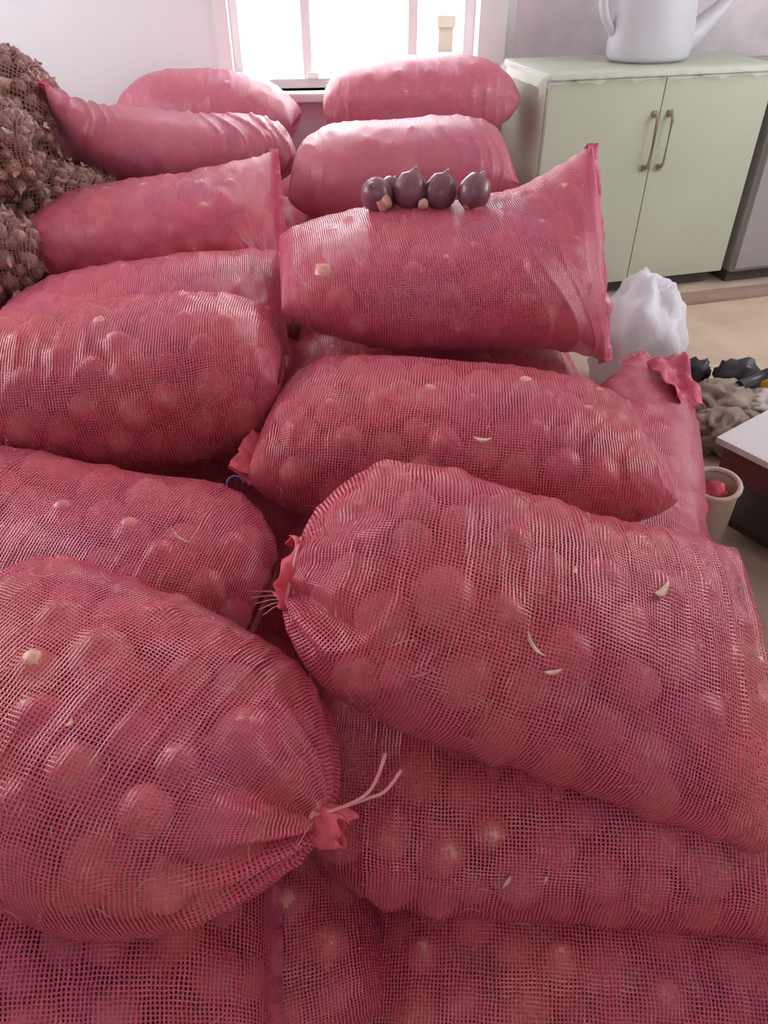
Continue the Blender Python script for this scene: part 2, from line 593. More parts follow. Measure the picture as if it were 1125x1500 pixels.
def root_mesh(seed, n=9):
    r = random.Random(seed)
    V, F = [], []
    for k in range(n):
        a = r.uniform(0, 2 * PI)
        l = r.uniform(0.12, 0.26)
        d = Vector((math.cos(a) * r.uniform(.3, 1.0), math.sin(a) * r.uniform(.3, 1.0), -.6)).normalized()
        s = d.cross(Vector((0.3, 0.2, 1))).normalized() * 0.022
        b0 = Vector((math.cos(a) * .1, math.sin(a) * .1, -.9))
        m_ = b0 + d * l * .6 + Vector((0, 0, -.03))
        e = b0 + d * l + Vector((r.uniform(-.1, .1), r.uniform(-.1, .1), .08))
        i = len(V)
        V += [b0 - s, b0 + s, m_ - s * .8, m_ + s * .8, e]
        F += [(i, i + 1, i + 3, i + 2), (i + 2, i + 3, i + 4)]
    # a small basal pad so the tuft is one solid piece on the bulb
    i = len(V)
    for k in range(8):
        a = 2 * PI * k / 8
        V.append(Vector((.22 * math.cos(a), .22 * math.sin(a), -.90)))
    V.append(Vector((0, 0, -.99)))
    F += [(i + (k + 1) % 8, i + k, i + 8) for k in range(8)]
    me = mesh_np('root_tuft', V, F)
    me.materials.append(M_ROOT)
    return me


ONION_ME = []
for k in range(4):
    V, F, UV = onion_arrays(0.12 + 0.05 * k, 20, 1, 0.02 + 0.01 * k)
    me = quick_mesh('red_onion', V, F, UV)
    me.materials.append(M_ONION)
    tint_attr(me, [0.0] * len(V))
    ONION_ME.append(me)
ROOT_ME = [root_mesh(k) for k in range(3)]
LOW = onion_arrays(0.1, 10, 2, 0.03)


def rand_rot(toward=None):
    q = Vector(rng.normal(size=3)).normalized()
    if toward is not None:
        q = (q + Vector(toward) * 0.35).normalized()
    return q.to_track_quat('Z', 'Y')


# ------------------------------------------------------------------ sack builder
def scatter(p, rmean, inset=0.0, nmin=-1.0, gap=0.93, ncand=5000, facing=True, drawn=()):
    """bulb centres packed just under the skin of a sack"""
    us = np.linspace(-.96, .96, 110)
    ph = np.linspace(0, 2 * PI, 140, endpoint=False)
    G = surf(p, us, ph)
    Nn = grid_normals(G)
    T = surf(p, us, (ph + PI) % (2 * PI))
    thick = np.linalg.norm(G - T, axis=-1)
    # sample in proportion to area
    du = np.linalg.norm(np.gradient(G, axis=0), axis=-1)
    dp = np.linalg.norm((np.roll(G, -1, 1) - np.roll(G, 1, 1)) / 2, axis=-1)
    wgt = (du * dp).ravel()
    idx = rng.choice(wgt.size, ncand, p=wgt / wgt.sum())
    G_, N_ = G.reshape(-1, 3)[idx], Nn.reshape(-1, 3)[idx]
    mid = surf(p, us, ph * 0 + 0)  # unused spine
    cc, rr, nn = [], [], []
    A = np.zeros((0, 3))
    R = np.zeros(0)
    vd = CAM - G_
    vd /= np.linalg.norm(vd, axis=1, keepdims=True)
    ok = ((N_ * vd).sum(1) > -0.25) | (N_[:, 2] > 0.2) if facing else np.ones(len(G_), bool)
    ph_t = np.zeros(len(G_))
    deep = np.where(rng.rand(len(G_)) < .6, 0.0, rng.uniform(.008, .024, len(G_))) if inset == 0 and rmean > .03 else np.zeros(len(G_))
    r_all = np.clip(rng.normal(rmean, rmean * .12, len(G_)), rmean * .7, rmean * 1.3)
    # local half thickness: distance to the spine plane
    for i in np.where(ok)[0]:
        r = r_all[i]
        c = G_[i] - N_[i] * (r + 0.003 + inset + deep[i])
        if len(A):
            if (np.linalg.norm(A - c, axis=1) < (R + r) * gap).any():
                continue
        A = np.vstack([A, c])
        R = np.append(R, r)
        nn.append(N_[i])
    for (side, start) in drawn:
        f = np.clip((((A - np.array(p[:3])) @ np.array([math.cos(p[3]), math.sin(p[3]), 0])) * side / p[6] - start) / (1 - start), 0, 1)
        A = A + (np.array(p[:3]) - A) * (f * .22)[:, None]
    if len(A):
        # drop bulbs that would poke out of the other side near thin ends
        P0 = G.reshape(-1, 3)
        NN = Nn.reshape(-1, 3)
        keep = []
        for c, r in zip(A, R):
            d = P0 - c
            j = (d ** 2).sum(1).argmin()
            inside = ((P0[j] - c) * NN[j]).sum()
            keep.append(inside > r * 0.62)
        keep = np.array(keep)
        A, R, nn = A[keep], R[keep], np.array(nn)[keep]
    return A, R, np.array(nn)


def drape(G, Nn, A, R, floor=-0.008, clear=0.002, soft=4, top=0.012):
    off = np.full(G.shape[:2], floor)
    P, Q = G.reshape(-1, 3), Nn.reshape(-1, 3)
    o = off.ravel().copy()
    for c, r in zip(A, R):
        d = c - P
        m = (d ** 2).sum(1) < (r * 2.2) ** 2
        if not m.any():
            continue
        dm = d[m]
        along = (dm * Q[m]).sum(1)
        perp2 = (dm ** 2).sum(1) - along ** 2
        t = along + np.sqrt(np.maximum(r * r * 1.02 - perp2, 0)) + clear
        t = np.where(perp2 < r * r, t, floor)
        o[m] = np.maximum(o[m], t)
    o = np.clip(o, floor, top).reshape(off.shape)
    base = o.copy()
    for _ in range(soft):
        s = o.copy()
        s[1:-1] = (o[:-2] + o[2:] + np.roll(o, 1, 1)[1:-1] + np.roll(o, -1, 1)[1:-1] + 2 * o[1:-1]) / 6
        o = np.maximum(s, base - 0.006)
    return o


sack_info = {}
ALL = []          # (key, centre, radius, normal, depth, layer)


def build_sack(key, label, res=1.0, rmean=0.036, mat=None, tied=None, bumps=True, cat='onion sack', group='red net sacks of onions', hems=(), noise_amp=0.006, seed=0, wrinkle=0.003):
    p = SACK[key]
    d = dict(zip(KEYS, p))
    nu, nph = int(150 * res), int(144 * res)
    t = np.linspace(-1, 1, nu)
    us = np.sign(t) * (1 - (1 - np.abs(t)) ** 1.25)       # denser towards the ends
    us = np.clip(us, -1, 1)
    ph = np.linspace(0, 2 * PI, nph, endpoint=False)
    G = surf(p, us, ph)
    Nn = grid_normals(G)
    # drawn-in ends: the skin runs to a neck in pleats
    pleat = np.zeros(G.shape[:2])
    for (side, K, rad, start, kp, amp) in (tied or []):
        s = np.clip((us * side - start) / (1 - start), 0, 1)
        ring_c = surf(p, [side * 0.999], ph)[0].mean(0)
        K_ = np.array(K) if K is not None else ring_c
        ax = (K_ - np.array([d['cx'], d['cy'], d['cz']]))
        ax /= np.linalg.norm(ax)
        E = surf(p, [side * 0.9], ph)[0]
        rel = E - E.mean(0)
        rel -= np.outer(rel @ ax, ax)
        rel /= np.linalg.norm(rel, axis=1, keepdims=True) + 1e-9
        ringK = K_ + rel * rad
        ss = (s ** 1.6)[:, None, None]
        G = G * (1 - ss) + ringK[None] * ss
        env = np.sin(np.clip(s, 0, 1) * PI * .93) ** .8
        fold = np.cos(kp * ph + 1.7 * np.sin(2 * ph)) + .5 * np.cos((kp * 2 - 3) * ph + 1)
        pleat += amp * env[:, None] * fold[None]
    Nn = grid_normals(G)
    G = G + Nn * pleat[..., None]
    G0 = G.copy()
    # slow lumps of the fabric
    flat = G.reshape(-1, 3)
    sd = Vector((seed * 3.1, seed * 1.7, seed))
    low = np.array([mnoise.noise(Vector(v) * 7.0 + sd) for v in flat[::1]]) if res > .45 else np.zeros(len(flat))
    Ug, Pg = np.meshgrid(us, ph, indexing='ij')
    wr = np.maximum(0, np.sin(2 * PI * (7.3 * Ug + .5 * np.sin(2 * Pg + seed) + .35 * np.sin(3.1 * Pg + 2 * seed) + .3 * np.sin(9 * Ug + seed)))) ** 4
    wm = np.clip(.5 + .8 * np.sin(3.7 * Ug + 1.9 * seed) * np.cos(Pg * 2 + seed) + .5 * (np.abs(Ug) > .6), 0, 1)
    G = G + Nn * (wrinkle * wr * wm * (np.abs(Ug) < .93))[..., None]
    endfade = np.clip((1 - np.abs(us)) / .12, 0, 1)[:, None]
    G = G + Nn * (low.reshape(G.shape[:2]) * noise_amp * endfade)[..., None]
    A, R, NA = scatter(p, rmean, drawn=[(t_[0], t_[3]) for t_ in (tied or [])])
    if bumps:
        off = drape(G, Nn, A, R)
        off *= endfade
        G = G + Nn * off[..., None]
    # uv in metres: u along, v around
    alen = np.concatenate([[0], np.cumsum(np.linalg.norm(np.diff(G0, axis=0), axis=-1).mean(1))])
    mid = surf(p, [0.0], np.append(ph, 2 * PI))[0]
    glen = np.concatenate([[0], np.cumsum(np.linalg.norm(np.diff(mid, axis=0), axis=-1))])
    i, j = np.meshgrid(np.arange(nu - 1), np.arange(nph), indexing='ij')
    j2 = (j + 1) % nph
    quads = np.stack([i * nph + j, i * nph + j2, (i + 1) * nph + j2, (i + 1) * nph + j], -1).reshape(-1, 4)
    UV = np.stack([np.stack([alen[i], glen[j]], -1), np.stack([alen[i], glen[j + 1]], -1),
                   np.stack([alen[i + 1], glen[j + 1]], -1), np.stack([alen[i + 1], glen[j]], -1)], 2).reshape(-1, 2)
    # faces must look outward
    f0 = quads[len(quads) // 2]
    fp = G.reshape(-1, 3)[f0]
    fn = np.cross(fp[1] - fp[0], fp[2] - fp[0])
    if (fn * (fp.mean(0) - np.array([d['cx'], d['cy'], d['cz']]))).sum() < 0:
        quads = quads[:, ::-1]
        UV = UV.reshape(-1, 4, 2)[:, ::-1].reshape(-1, 2)
    root = empty('onion_sack', (d['cx'], d['cy'], float(G[..., 2].min())))
    tag(root, label, cat, group)
    me = quick_mesh('netting', G.reshape(-1, 3), quads, UV)
    link('netting', me, root, mat or M_NET)
    sack_info[key] = dict(root=root, G=G, N=Nn, us=us, ph=ph, p=p)
    for c, r, n in zip(A, R, NA):
        ALL.append((key, c, r, n, 0))
    for side, ext, amp in hems:
        add_hem(key, side, ext, amp, M_HEM if key == 'R2' else M_SEAM, 5, .9 if key == 'R2' else 0)
    return root


def add_hem(key, side, ext=0.022, amp=0.006, mat=None, waves=5, lift=0.0):
    """flat sewn band along a flattened end"""
    I = sack_info[key]
    G, ph, root = I['G'], I['ph'], I['root']
    end = G[-1] if side > 0 else G[0]
    prev = G[-6] if side > 0 else G[5]
    n = len(ph)
    half = n // 2
    ks = np.arange(half + 1)
    cl = (end[ks % n] + end[(-ks) % n]) / 2
    pv = (prev[ks % n] + prev[(-ks) % n]) / 2
    dirv = cl - pv
    dirv /= np.linalg.norm(dirv, axis=1, keepdims=True) + 1e-9
    dirv = dirv.mean(0)
    dirv /= np.linalg.norm(dirv)
    dirv = dirv + np.array([0, 0, lift])
    dirv /= np.linalg.norm(dirv)
    across = cl[-1] - cl[0]
    al = np.linalg.norm(across)
    across = across / al
    nz = np.cross(dirv, across)
    nz /= np.linalg.norm(nz)
    m = 48
    tt = np.linspace(0, 1, m)
    tl = np.concatenate([[0], np.cumsum(np.linalg.norm(np.diff(cl, axis=0), axis=1))])
    tl /= tl[-1]
    base = np.stack([np.interp(tt, tl, cl[:, k]) for k in range(3)], -1)
    V, F = [], []
    cols = [-0.012, 0.0, ext * .5, ext]
    for a in range(m):
        for ci, e in enumerate(cols):
            wob = amp * math.sin(2 * PI * waves * tt[a] + seedf(key)) * (0.3 + max(e, 0) / ext) + amp * .5 * math.sin(2 * PI * waves * 2.7 * tt[a])
            th = 0.013 if ci == 0 else (0.009 if ci == 1 else 0.003)
            for sgn in (-1, 1):
                V.append(base[a] + dirv * (e + .25 * amp * math.sin(tt[a] * 61)) + nz * (wob * (0 if ci == 0 else 1) + sgn * th))
    nc = len(cols)

    def id_(a, c, s):
        return (a * nc + c) * 2 + s
    for a in range(m - 1):
        for c in range(nc - 1):
            F.append((id_(a, c, 0), id_(a, c + 1, 0), id_(a + 1, c + 1, 0), id_(a + 1, c, 0)))
            F.append((id_(a, c, 1), id_(a + 1, c, 1), id_(a + 1, c + 1, 1), id_(a, c + 1, 1)))
        F.append((id_(a, nc - 1, 0), id_(a, nc - 1, 1), id_(a + 1, nc - 1, 1), id_(a + 1, nc - 1, 0)))
    for a in (0, m - 1):
        for c in range(nc - 1):
            F.append((id_(a, c, 0), id_(a, c, 1), id_(a, c + 1, 1), id_(a, c + 1, 0)))
    me = mesh_np('hem', V, F)
    return link('hem', me, root, mat or M_HEM)


def seedf(key):
    return sum(ord(ch) for ch in key) * 0.37


K_L1 = (-0.070, 0.452, 0.5485)
build_sack('L1', 'red net sack tied in a ruffled knot with two loose ribbon ends, topmost at front', 1.25,
           tied=[(1, K_L1, 0.020, 0.70, 9, 0.010)], seed=1)
build_sack('R1', 'red net sack with a puckered drawn-in left end, beside the knotted sack', 1.25,
           tied=[(-1, (-.122, .772, .628), 0.050, 0.68, 7, 0.010)], seed=2)
build_sack('R2', 'red net sack with flat bright left hem and blue thread, behind the puckered sack', 1.1, mat=M_NETL, seed=3, hems=[(-1, .038, .007)])
build_sack('R3', 'red net sack carrying the loose purple onions, its upper corner a pointed ear', 1.0, mat=M_NETM, seed=4, hems=[(1, .016, .004)])
build_sack('R4', 'red net sack in haze-paled netting directly behind the loose purple onions', .8, mat=M_NETF_HAZE, seed=5, hems=[(1, .012, .004)])
build_sack('R5', 'rounded red net sack below the narrow window pane, last of the right row', .7, mat=M_NETF_HAZE, seed=6)
build_sack('L2', 'red net sack partly covered by the knotted sack, just behind it', 1.1, mat=M_NETL, seed=7)
build_sack('L3', 'plump red net sack full across, third from the front in the left row', 1.0, mat=M_NETL, seed=8)
build_sack('L4', 'red net sack showing only a thin strip, sunk between plumper left row sacks', .8, mat=M_NETM, seed=9)
build_sack('L5', 'red net sack with an upright sewn seam on its raised end, below brown sacks', .8, mat=M_NETM, seed=10, hems=[(1, .014, .004)])
build_sack('L6', 'red net sack with shiny creases and pointed corner, against the brown sacks', .8, mat=M_NETF_HAZE, seed=11, hems=[(-1, .018, .006)], wrinkle=.010)
build_sack('L7', 'rounded red net sack against the far wall left of the window', .7, mat=M_NETF_HAZE, seed=12)
build_sack('U1', 'dark shaded red net sack squeezed under the puckered sack, its middle layer', 1.1, seed=13)
build_sack('U2', 'shiny bulging red net sack, lowest at the front under the shaded sack', 1.0, seed=14)
build_sack('B1', 'red net sack with an upright hem at its right end, directly under the knotted sack', 1.0, seed=15, hems=[(1, .014, .004)])
build_sack('B2', 'dark red net sack in the bottom layer, peeping out right of the upright hem', .9, seed=16)
build_sack('S1', 'red net sack with loose cloth flaps, lying crosswise at the pile edge by the table', .8, mat=M_NETM, seed=17)

# sacks of the lower layers that carry the ones in view
LOWER = [(-.52, .93, .16), (.14, 1.18, .26), (-.5, 1.42, .28), (.12, 1.72, .42), (-.6, 1.95, .30), (-.66, 2.30, .39), (.05, 2.45, .45), (-.66, 2.80, .46),
         (.12, 3.30, .52), (-.68, 3.32, .46), (.12, 2.15, .36), (-1.16, 2.36, .13), (-1.16, 2.36, .34), (-1.24, 2.66, .13), (-1.24, 2.66, .38), (-1.17, 1.98, .13), (-1.17, 1.98, .40), (-1.28, 2.2, .52),
         (.42, 1.40, .14), (-.5, 1.42, .10), (.12, 1.62, .14), (.14, 1.10, .06), (-.6, 2.1, .10), (.05, 2.40, .18), (-.66, 2.72, .18), (.12, 3.26, .25), (-.68, 3.30, .19)]
for k, (x, y, z) in enumerate(LOWER):
    key = 'H%d' % k
    SACK[key] = (x, y, z, rng.uniform(-.06, .06), 0, 0, .37, .215, .125, 4, 4, .85, .85, 0, 0, 0, 0, 2.3)
    n0 = len(ALL)
    build_sack(key, 'red net sack of onions buried in the lower layers of the pile', .4, group='buried red net sacks', noise_amp=0)

# ------------------------------------------------------------------ which bulbs can be seen best
cell = 12.0
zb = np.full((140, 110), 9.0)
for key, I in sack_info.items():
    dd, X, Y = depth_px(I['G'].reshape(-1, 3))
    ix, iy = (X / cell).astype(int), (Y / cell).astype(int)
    m = (ix >= 0) & (ix < 94) & (iy >= 0) & (iy < 126) & (dd > .1)
    np.minimum.at(zb, (iy[m], ix[m]), dd[m])
rows = []
for a in ALL:
    key, c, r, n, layer = a
    dd, X, Y = depth_px(c)
    inframe = (-40 < X < 1165) and (-40 < Y < 1540)
    vis = False
    if inframe:
        ix, iy = int(np.clip(X / cell, 0, 93)), int(np.clip(Y / cell, 0, 125))
        vis = dd < zb[iy, ix] + 0.075
    rows.append((not vis or key[0] == 'H', dd, key, c, r, n))
rows.sort(key=lambda q: (q[0], q[1]))
single, mass = rows[:290], rows[290:]

ONION_LABEL = {
 'L1': 'red onion inside the knotted net sack at the front of the left row',
 'R1': 'red onion inside the net sack with the puckered left end',
 'R2': 'red onion inside the net sack with the flat bright hem',
 'R3': 'red onion inside the net sack that carries the loose purple onions',
 'L2': 'red onion inside the net sack just behind the knotted sack',
 'L3': 'red onion inside the plump third sack of the left row',
 'L4': 'red onion inside the low sunken sack of the left row',
 'U1': 'red onion inside the shaded net sack under the puckered one',
 'U2': 'red onion inside the shiny lowest sack at the front right',
 'B1': 'red onion inside the net sack under the knotted sack',
 'B2': 'red onion inside the dark bottom sack beside the upright hem',
 'S1': 'red onion inside the net sack at the right edge of the pile',
}
for k, (hid, dd, key, c, r, n) in enumerate(single):
    o = bpy.data.objects.new('red_onion', ONION_ME[k % 4])
    o.location = Vector(c)
    o.rotation_mode = 'QUATERNION'
    q_ = Vector(rng.normal(size=3)).normalized()
    if q_.dot(Vector(n)) > .25:                       # necks do not stab the net
        q_ = (q_ - Vector(n) * (q_.dot(Vector(n)) + rng.uniform(0, .6))).normalized()
    o.rotation_quaternion = q_.to_track_quat('Z', 'Y')
    o.scale = (r, r, r * 0.93)
    C.objects.link(o)
    lab = ONION_LABEL.get(key, 'red onion inside a net sack of the lower layers')
    tag(o, lab, 'onion', lab.replace('red onion', 'red onions', 1))
    t_ = bpy.data.objects.new('root_tuft', ROOT_ME[k % 3])
    t_.parent = o
    C.objects.link(t_)

# second layer under the first, for the sacks whose mesh is close enough to see through
inner = []
for key in ('L1', 'R1', 'R2', 'L2', 'L3', 'U1', 'U2', 'B1', 'R3', 'B2'):
    A, R, NA = scatter(SACK[key], .035, inset=.08, ncand=900)
    inner += [(1, 0, key, c, r, n) for c, r, n in zip(A, R, NA)]
VL, FL, UL = LOW
allm = mass + inner
nV = len(VL)
VV = np.empty((len(allm) * nV, 3), np.float32)
tints = np.empty(len(VV), np.float32)
for k, (_, _, key, c, r, n) in enumerate(allm):
    q_ = Vector(rng.normal(size=3)).normalized()
    if q_.dot(Vector(n)) > .2:
        q_ = (q_ - Vector(n) * (q_.dot(Vector(n)) + .2)).normalized()
    Rm = np.array(q_.to_track_quat('Z', 'Y').to_matrix())
    VV[k * nV:(k + 1) * nV] = (VL * r) @ Rm.T + c
    tints[k * nV:(k + 1) * nV] = rng.rand()
FF = (FL[None] + (np.arange(len(allm)) * nV)[:, None, None]).reshape(-1, 4)
me = quick_mesh('red_onions', VV, FF, np.tile(UL, (len(allm), 1)))
me.materials.append(M_ONION)
tint_attr(me, tints)
o = bpy.data.objects.new('red_onions', me)
C.objects.link(o)
tag(o, 'the many red onions filling the net sacks behind and under the nearest ones', 'onions', kind='stuff')

# ------------------------------------------------------------------ knot, ties, threads
root = sack_info['L1']['root']
K = Vector(K_L1)
axis = Vector((0.83, -0.50, -0.16)).normalized()
sa = axis.cross(Vector((0, 0, 1))).normalized()
sb = sa.cross(axis).normalized()


def ruffle(name, K, axis, prof, kp, amp, parent, mat, seg=48, squash=1.0):
    sa = axis.cross(Vector((0, 0, 1))).normalized()
    sb = sa.cross(axis).normalized()
    V, F = [], []
    n = len(prof)
    for i, (x, r) in enumerate(prof):
        f = i / (n - 1)
        for k in range(seg):
            a = 2 * PI * k / seg
            rr = r * (1 + amp * f * math.cos(kp * a + .6) + amp * .6 * f * math.cos((kp + 2) * a + 2))
            xx = x + (0.006 * math.sin(3 * a) + .004 * math.sin(7 * a)) * f
            V.append(K + axis * xx + sa * rr * math.cos(a) + sb * rr * squash * math.sin(a))
    for i in range(n - 1):
        for k in range(seg):
            F.append((i * seg + k, i * seg + (k + 1) % seg, (i + 1) * seg + (k + 1) % seg, (i + 1) * seg + k))
    me = mesh_np(name, V, F)
    o = link(name, me, parent, mat)
    sm = o.modifiers.new('cloth', 'SOLIDIFY')
    sm.thickness = .0016
    return o


ruffle('knot_ruffle', K - axis * .012, axis, [(0, .016), (.007, .0155), (.012, .018), (.019, .0205), (.027, .021), (.034, .021), (.039, .018)], 4, .20, root, M_HEM)
pts = []
for k in range(25):
    a = 2 * PI * k / 24 * 2
    pts.append(K - axis * (.010 - .003 * (k / 24)) + sa * .0185 * math.cos(a) + sb * .0185 * math.sin(a))
link('tie', tube_mesh('tie', pts, (.0022, .0022), 6), root, M_TIE)
S0 = K - axis * .006 + sb * .016 + sa * .006
for e1, e2, nm in (((.050, .012, .012), (.078, .055, .034), 'a'), ((.054, .012, .010), (.096, .040, .024), 'b')):
    q = [S0, S0 + Vector((.02, .0, .008)), S0 + Vector(e1), S0 + (Vector(e1) + Vector(e2)) / 2 + Vector((.002, -.006, -.004)), S0 + Vector(e2)]
    P = []
    for s in range(17):                                       # Catmull-Rom through the five points
        f = s / 16 * 4
        i = min(int(f), 3)
        t = f - i
        g = [q[max(i - 1, 0)], q[i], q[i + 1], q[min(i + 2, 4)]]
        P.append(.5 * ((2 * g[1]) + (g[2] - g[0]) * t + (2 * g[0] - 5 * g[1] + 4 * g[2] - g[3]) * t * t + (3 * g[1] - g[0] - 3 * g[2] + g[3]) * t ** 3))
    link('ribbon_end', tube_mesh('ribbon_end', P, (.0022, .0009), 6), root, M_TIE)

# puckered end of the right front sack: cloth gathers past the drawstring
root = sack_info['R1']['root']
I = sack_info['R1']
Ke = Vector(I['G'][0].mean(0))
ax = (Ke - Vector(SACK['R1'][:3])).normalized()
ruffle('gathered_mouth', Ke - ax * .006, ax, [(0, .050), (.006, .048), (.012, .050), (.018, .051), (.024, .049)], 5, .14, root, M_HEM, 64, .95)
pts = [Ke + ax * .004 + (ax.cross(Vector((0, 0, 1))).normalized()) * .0505 * math.cos(a) + (ax.cross(Vector((0, 0, 1))).normalized().cross(ax)) * .0495 * math.sin(a)
       for a in np.linspace(0, 2 * PI, 40, endpoint=False)]
link('drawstring', tube_mesh('drawstring', pts, .0025, 6, True), root, M_TIE)


def thread(name, pts, r, mat, parent):
    return link(name, tube_mesh(name, pts, r, 6), parent, mat)


# blue stitching thread hanging as a loop from the flat hem
root = sack_info['R2']['root']
G = sack_info['R2']['G'][0]
near = Vector(G[G[:, 1].argmin()])
lp = [near + Vector((-.012 + .016 * math.cos(a) - .01, -.010 + .006 * math.sin(a), -.012 + .016 * math.sin(a))) for a in np.linspace(.3, 5.3, 18)]
thread('blue_thread', lp, .0014, M_BLUE, root)
far = Vector(G[G[:, 1].argmax()])
thread('blue_thread', [far + Vector((-.01, .01, .0)), far + Vector((.005, .03, .012)), far + Vector((.012, .05, .03)), far + Vector((.008, .065, .042))], .0014, M_BLUE, root)
# frayed ends below the puckered mouth
root = sack_info['R1']['root']
for k in range(5):
    b0 = Ke + ax * .02 + Vector((0, -.02, -.045 + .004 * k))
    thread('frayed_thread', [b0, b0 + Vector((-.015, -.004, .004 * k - .004)), b0 + Vector((-.030 - .004 * k, -.012, .008 * k - .012))], .0008, M_TIE, root)


for key, cnt in (('L1', 46), ('R1', 46), ('U1', 24), ('L2', 22), ('R2', 22), ('B1', 16), ('U2', 20)):
    I = sack_info[key]
    FV, FF = [], []
    while cnt > 0:
        i, j = rng.randint(8, len(I['us']) - 8), rng.randint(0, len(I['ph']))
        P, n = Vector(I['G'][i, j]), Vector(I['N'][i, j])
        if n.dot((Vector(CAM) - P).normalized()) < .15:
            continue
        cnt -= 1
        q = Vector(rng.normal(size=3)).normalized()
        t1 = (q - n * q.dot(n)).normalized()
        t2 = n.cross(t1)
        l, w, cv = rng.uniform(.010, .032), .00035, rng.uniform(-.5, .5)
        b0 = len(FV)
        for a in range(6):
            f = a / 5 - .5
            ce = P + n * (.0025 + .010 * max(0, f) ** 1.5) + t1 * f * l + t2 * cv * l * f * f * 2
            for k in range(3):
                FV.append(ce + (t2 * math.cos(k * 2.1) + n * math.sin(k * 2.1)) * w)
        for a in range(5):
            for k in range(3):
                FF.append((b0 + a * 3 + k, b0 + a * 3 + (k + 1) % 3, b0 + a * 3 + 3 + (k + 1) % 3, b0 + a * 3 + 3 + k))
    tag(link('loose_fibres', mesh_np('loose_fibres', FV, FF), I['root'], M_SKIN), kind='stuff')


def sheet(name, corners, nu, nv, amp, freq, mat, parent, thick=.0012, seed=0):
    """loose cloth between four corners, with folds"""
    a, b_, c, d_ = [Vector(q) for q in corners]
    V, F, UV = [], [], []
    nrm = (b_ - a).cross(d_ - a).normalized()
    for i in range(nu):
        for j in range(nv):
            u, v = i / (nu - 1), j / (nv - 1)
            q = a * (1 - u) * (1 - v) + b_ * u * (1 - v) + c * u * v + d_ * (1 - u) * v
            w = amp * (math.sin(freq * u * 6.28 + seed + v * 2) + .6 * math.sin(freq * 1.7 * v * 6.28 + seed * 2 + u * 3)) + amp * 1.5 * mnoise.noise(q * 14 + Vector((seed, 0, 0)))
            V.append(q + nrm * w)
    for i in range(nu - 1):
        for j in range(nv - 1):
            F.append((i * nv + j, (i + 1) * nv + j, (i + 1) * nv + j + 1, i * nv + j + 1))
            for (x, y) in ((i, j), (i + 1, j), (i + 1, j + 1), (i, j + 1)):
                UV.append((x / (nu - 1) * (b_ - a).length, y / (nv - 1) * (d_ - a).length))
    me = mesh_np(name, V, F, UV)
    o = link(name, me, parent, mat)
    sm = o.modifiers.new('cloth', 'SOLIDIFY')
    sm.thickness = thick
    return o


root = sack_info['S1']['root']
sheet('loose_flap', [(.585, 1.72, .50), (.735, 1.72, .49), (.73, 1.60, .43), (.60, 1.52, .44)], 20, 16, .010, 1.6, M_NET, root, seed=1)
sheet('loose_flap', [(.63, 1.64, .52), (.725, 1.67, .52), (.765, 1.56, .43), (.66, 1.50, .485)], 20, 16, .012, 1.2, M_SEAM, root, seed=3)

# ------------------------------------------------------------------ the five loose onions and a bulblet on the eared sack
I3 = sack_info['R3']


def on_sack(key, u, phi):
    I = sack_info[key]
    i = int(np.abs(I['us'] - u).argmin())
    j = int(np.abs(I['ph'] - phi).argmin())
    return Vector(I['G'][i, j]), Vector(I['N'][i, j])


TOPS = [(-.38, 1.25, 0.037, (-.25, -.55, .55), 'greyish purple onion at the left end of the loose row on the eared sack', -.0),
        (-.29, 1.10, 0.031, (.3, .6, .6), 'small purple onion half hidden behind the left pair of loose onions', 0),
        (-.17, 1.25, 0.039, (.25, .15, 1.0), 'tall purple onion with its pointed tip straight up, second of the loose row', 0),
        (.015, 1.32, 0.038, (.35, .25, .9), 'purple onion with pale loose skin on its right, third of the loose row', 0),
        (.205, 1.38, 0.038, (.45, .55, .75), 'darkest purple onion, at the right end of the loose row on the eared sack', 0)]
V, F, UV = onion_arrays(.18, 24, 1, .03)
V[:, 2] = np.where(V[:, 2] > .5, .5 + (V[:, 2] - .5) * 1.05, V[:, 2])
V[:, :2] *= np.where((V[:, 2:3] > .6) & (V[:, 2:3] < 1.15), 1.25, 1.0)
tip_v, tip_f = lathe([(.30, .93), (.20, 1.06), (.12, 1.18), (.06, 1.28), (.015, 1.34)], 8)
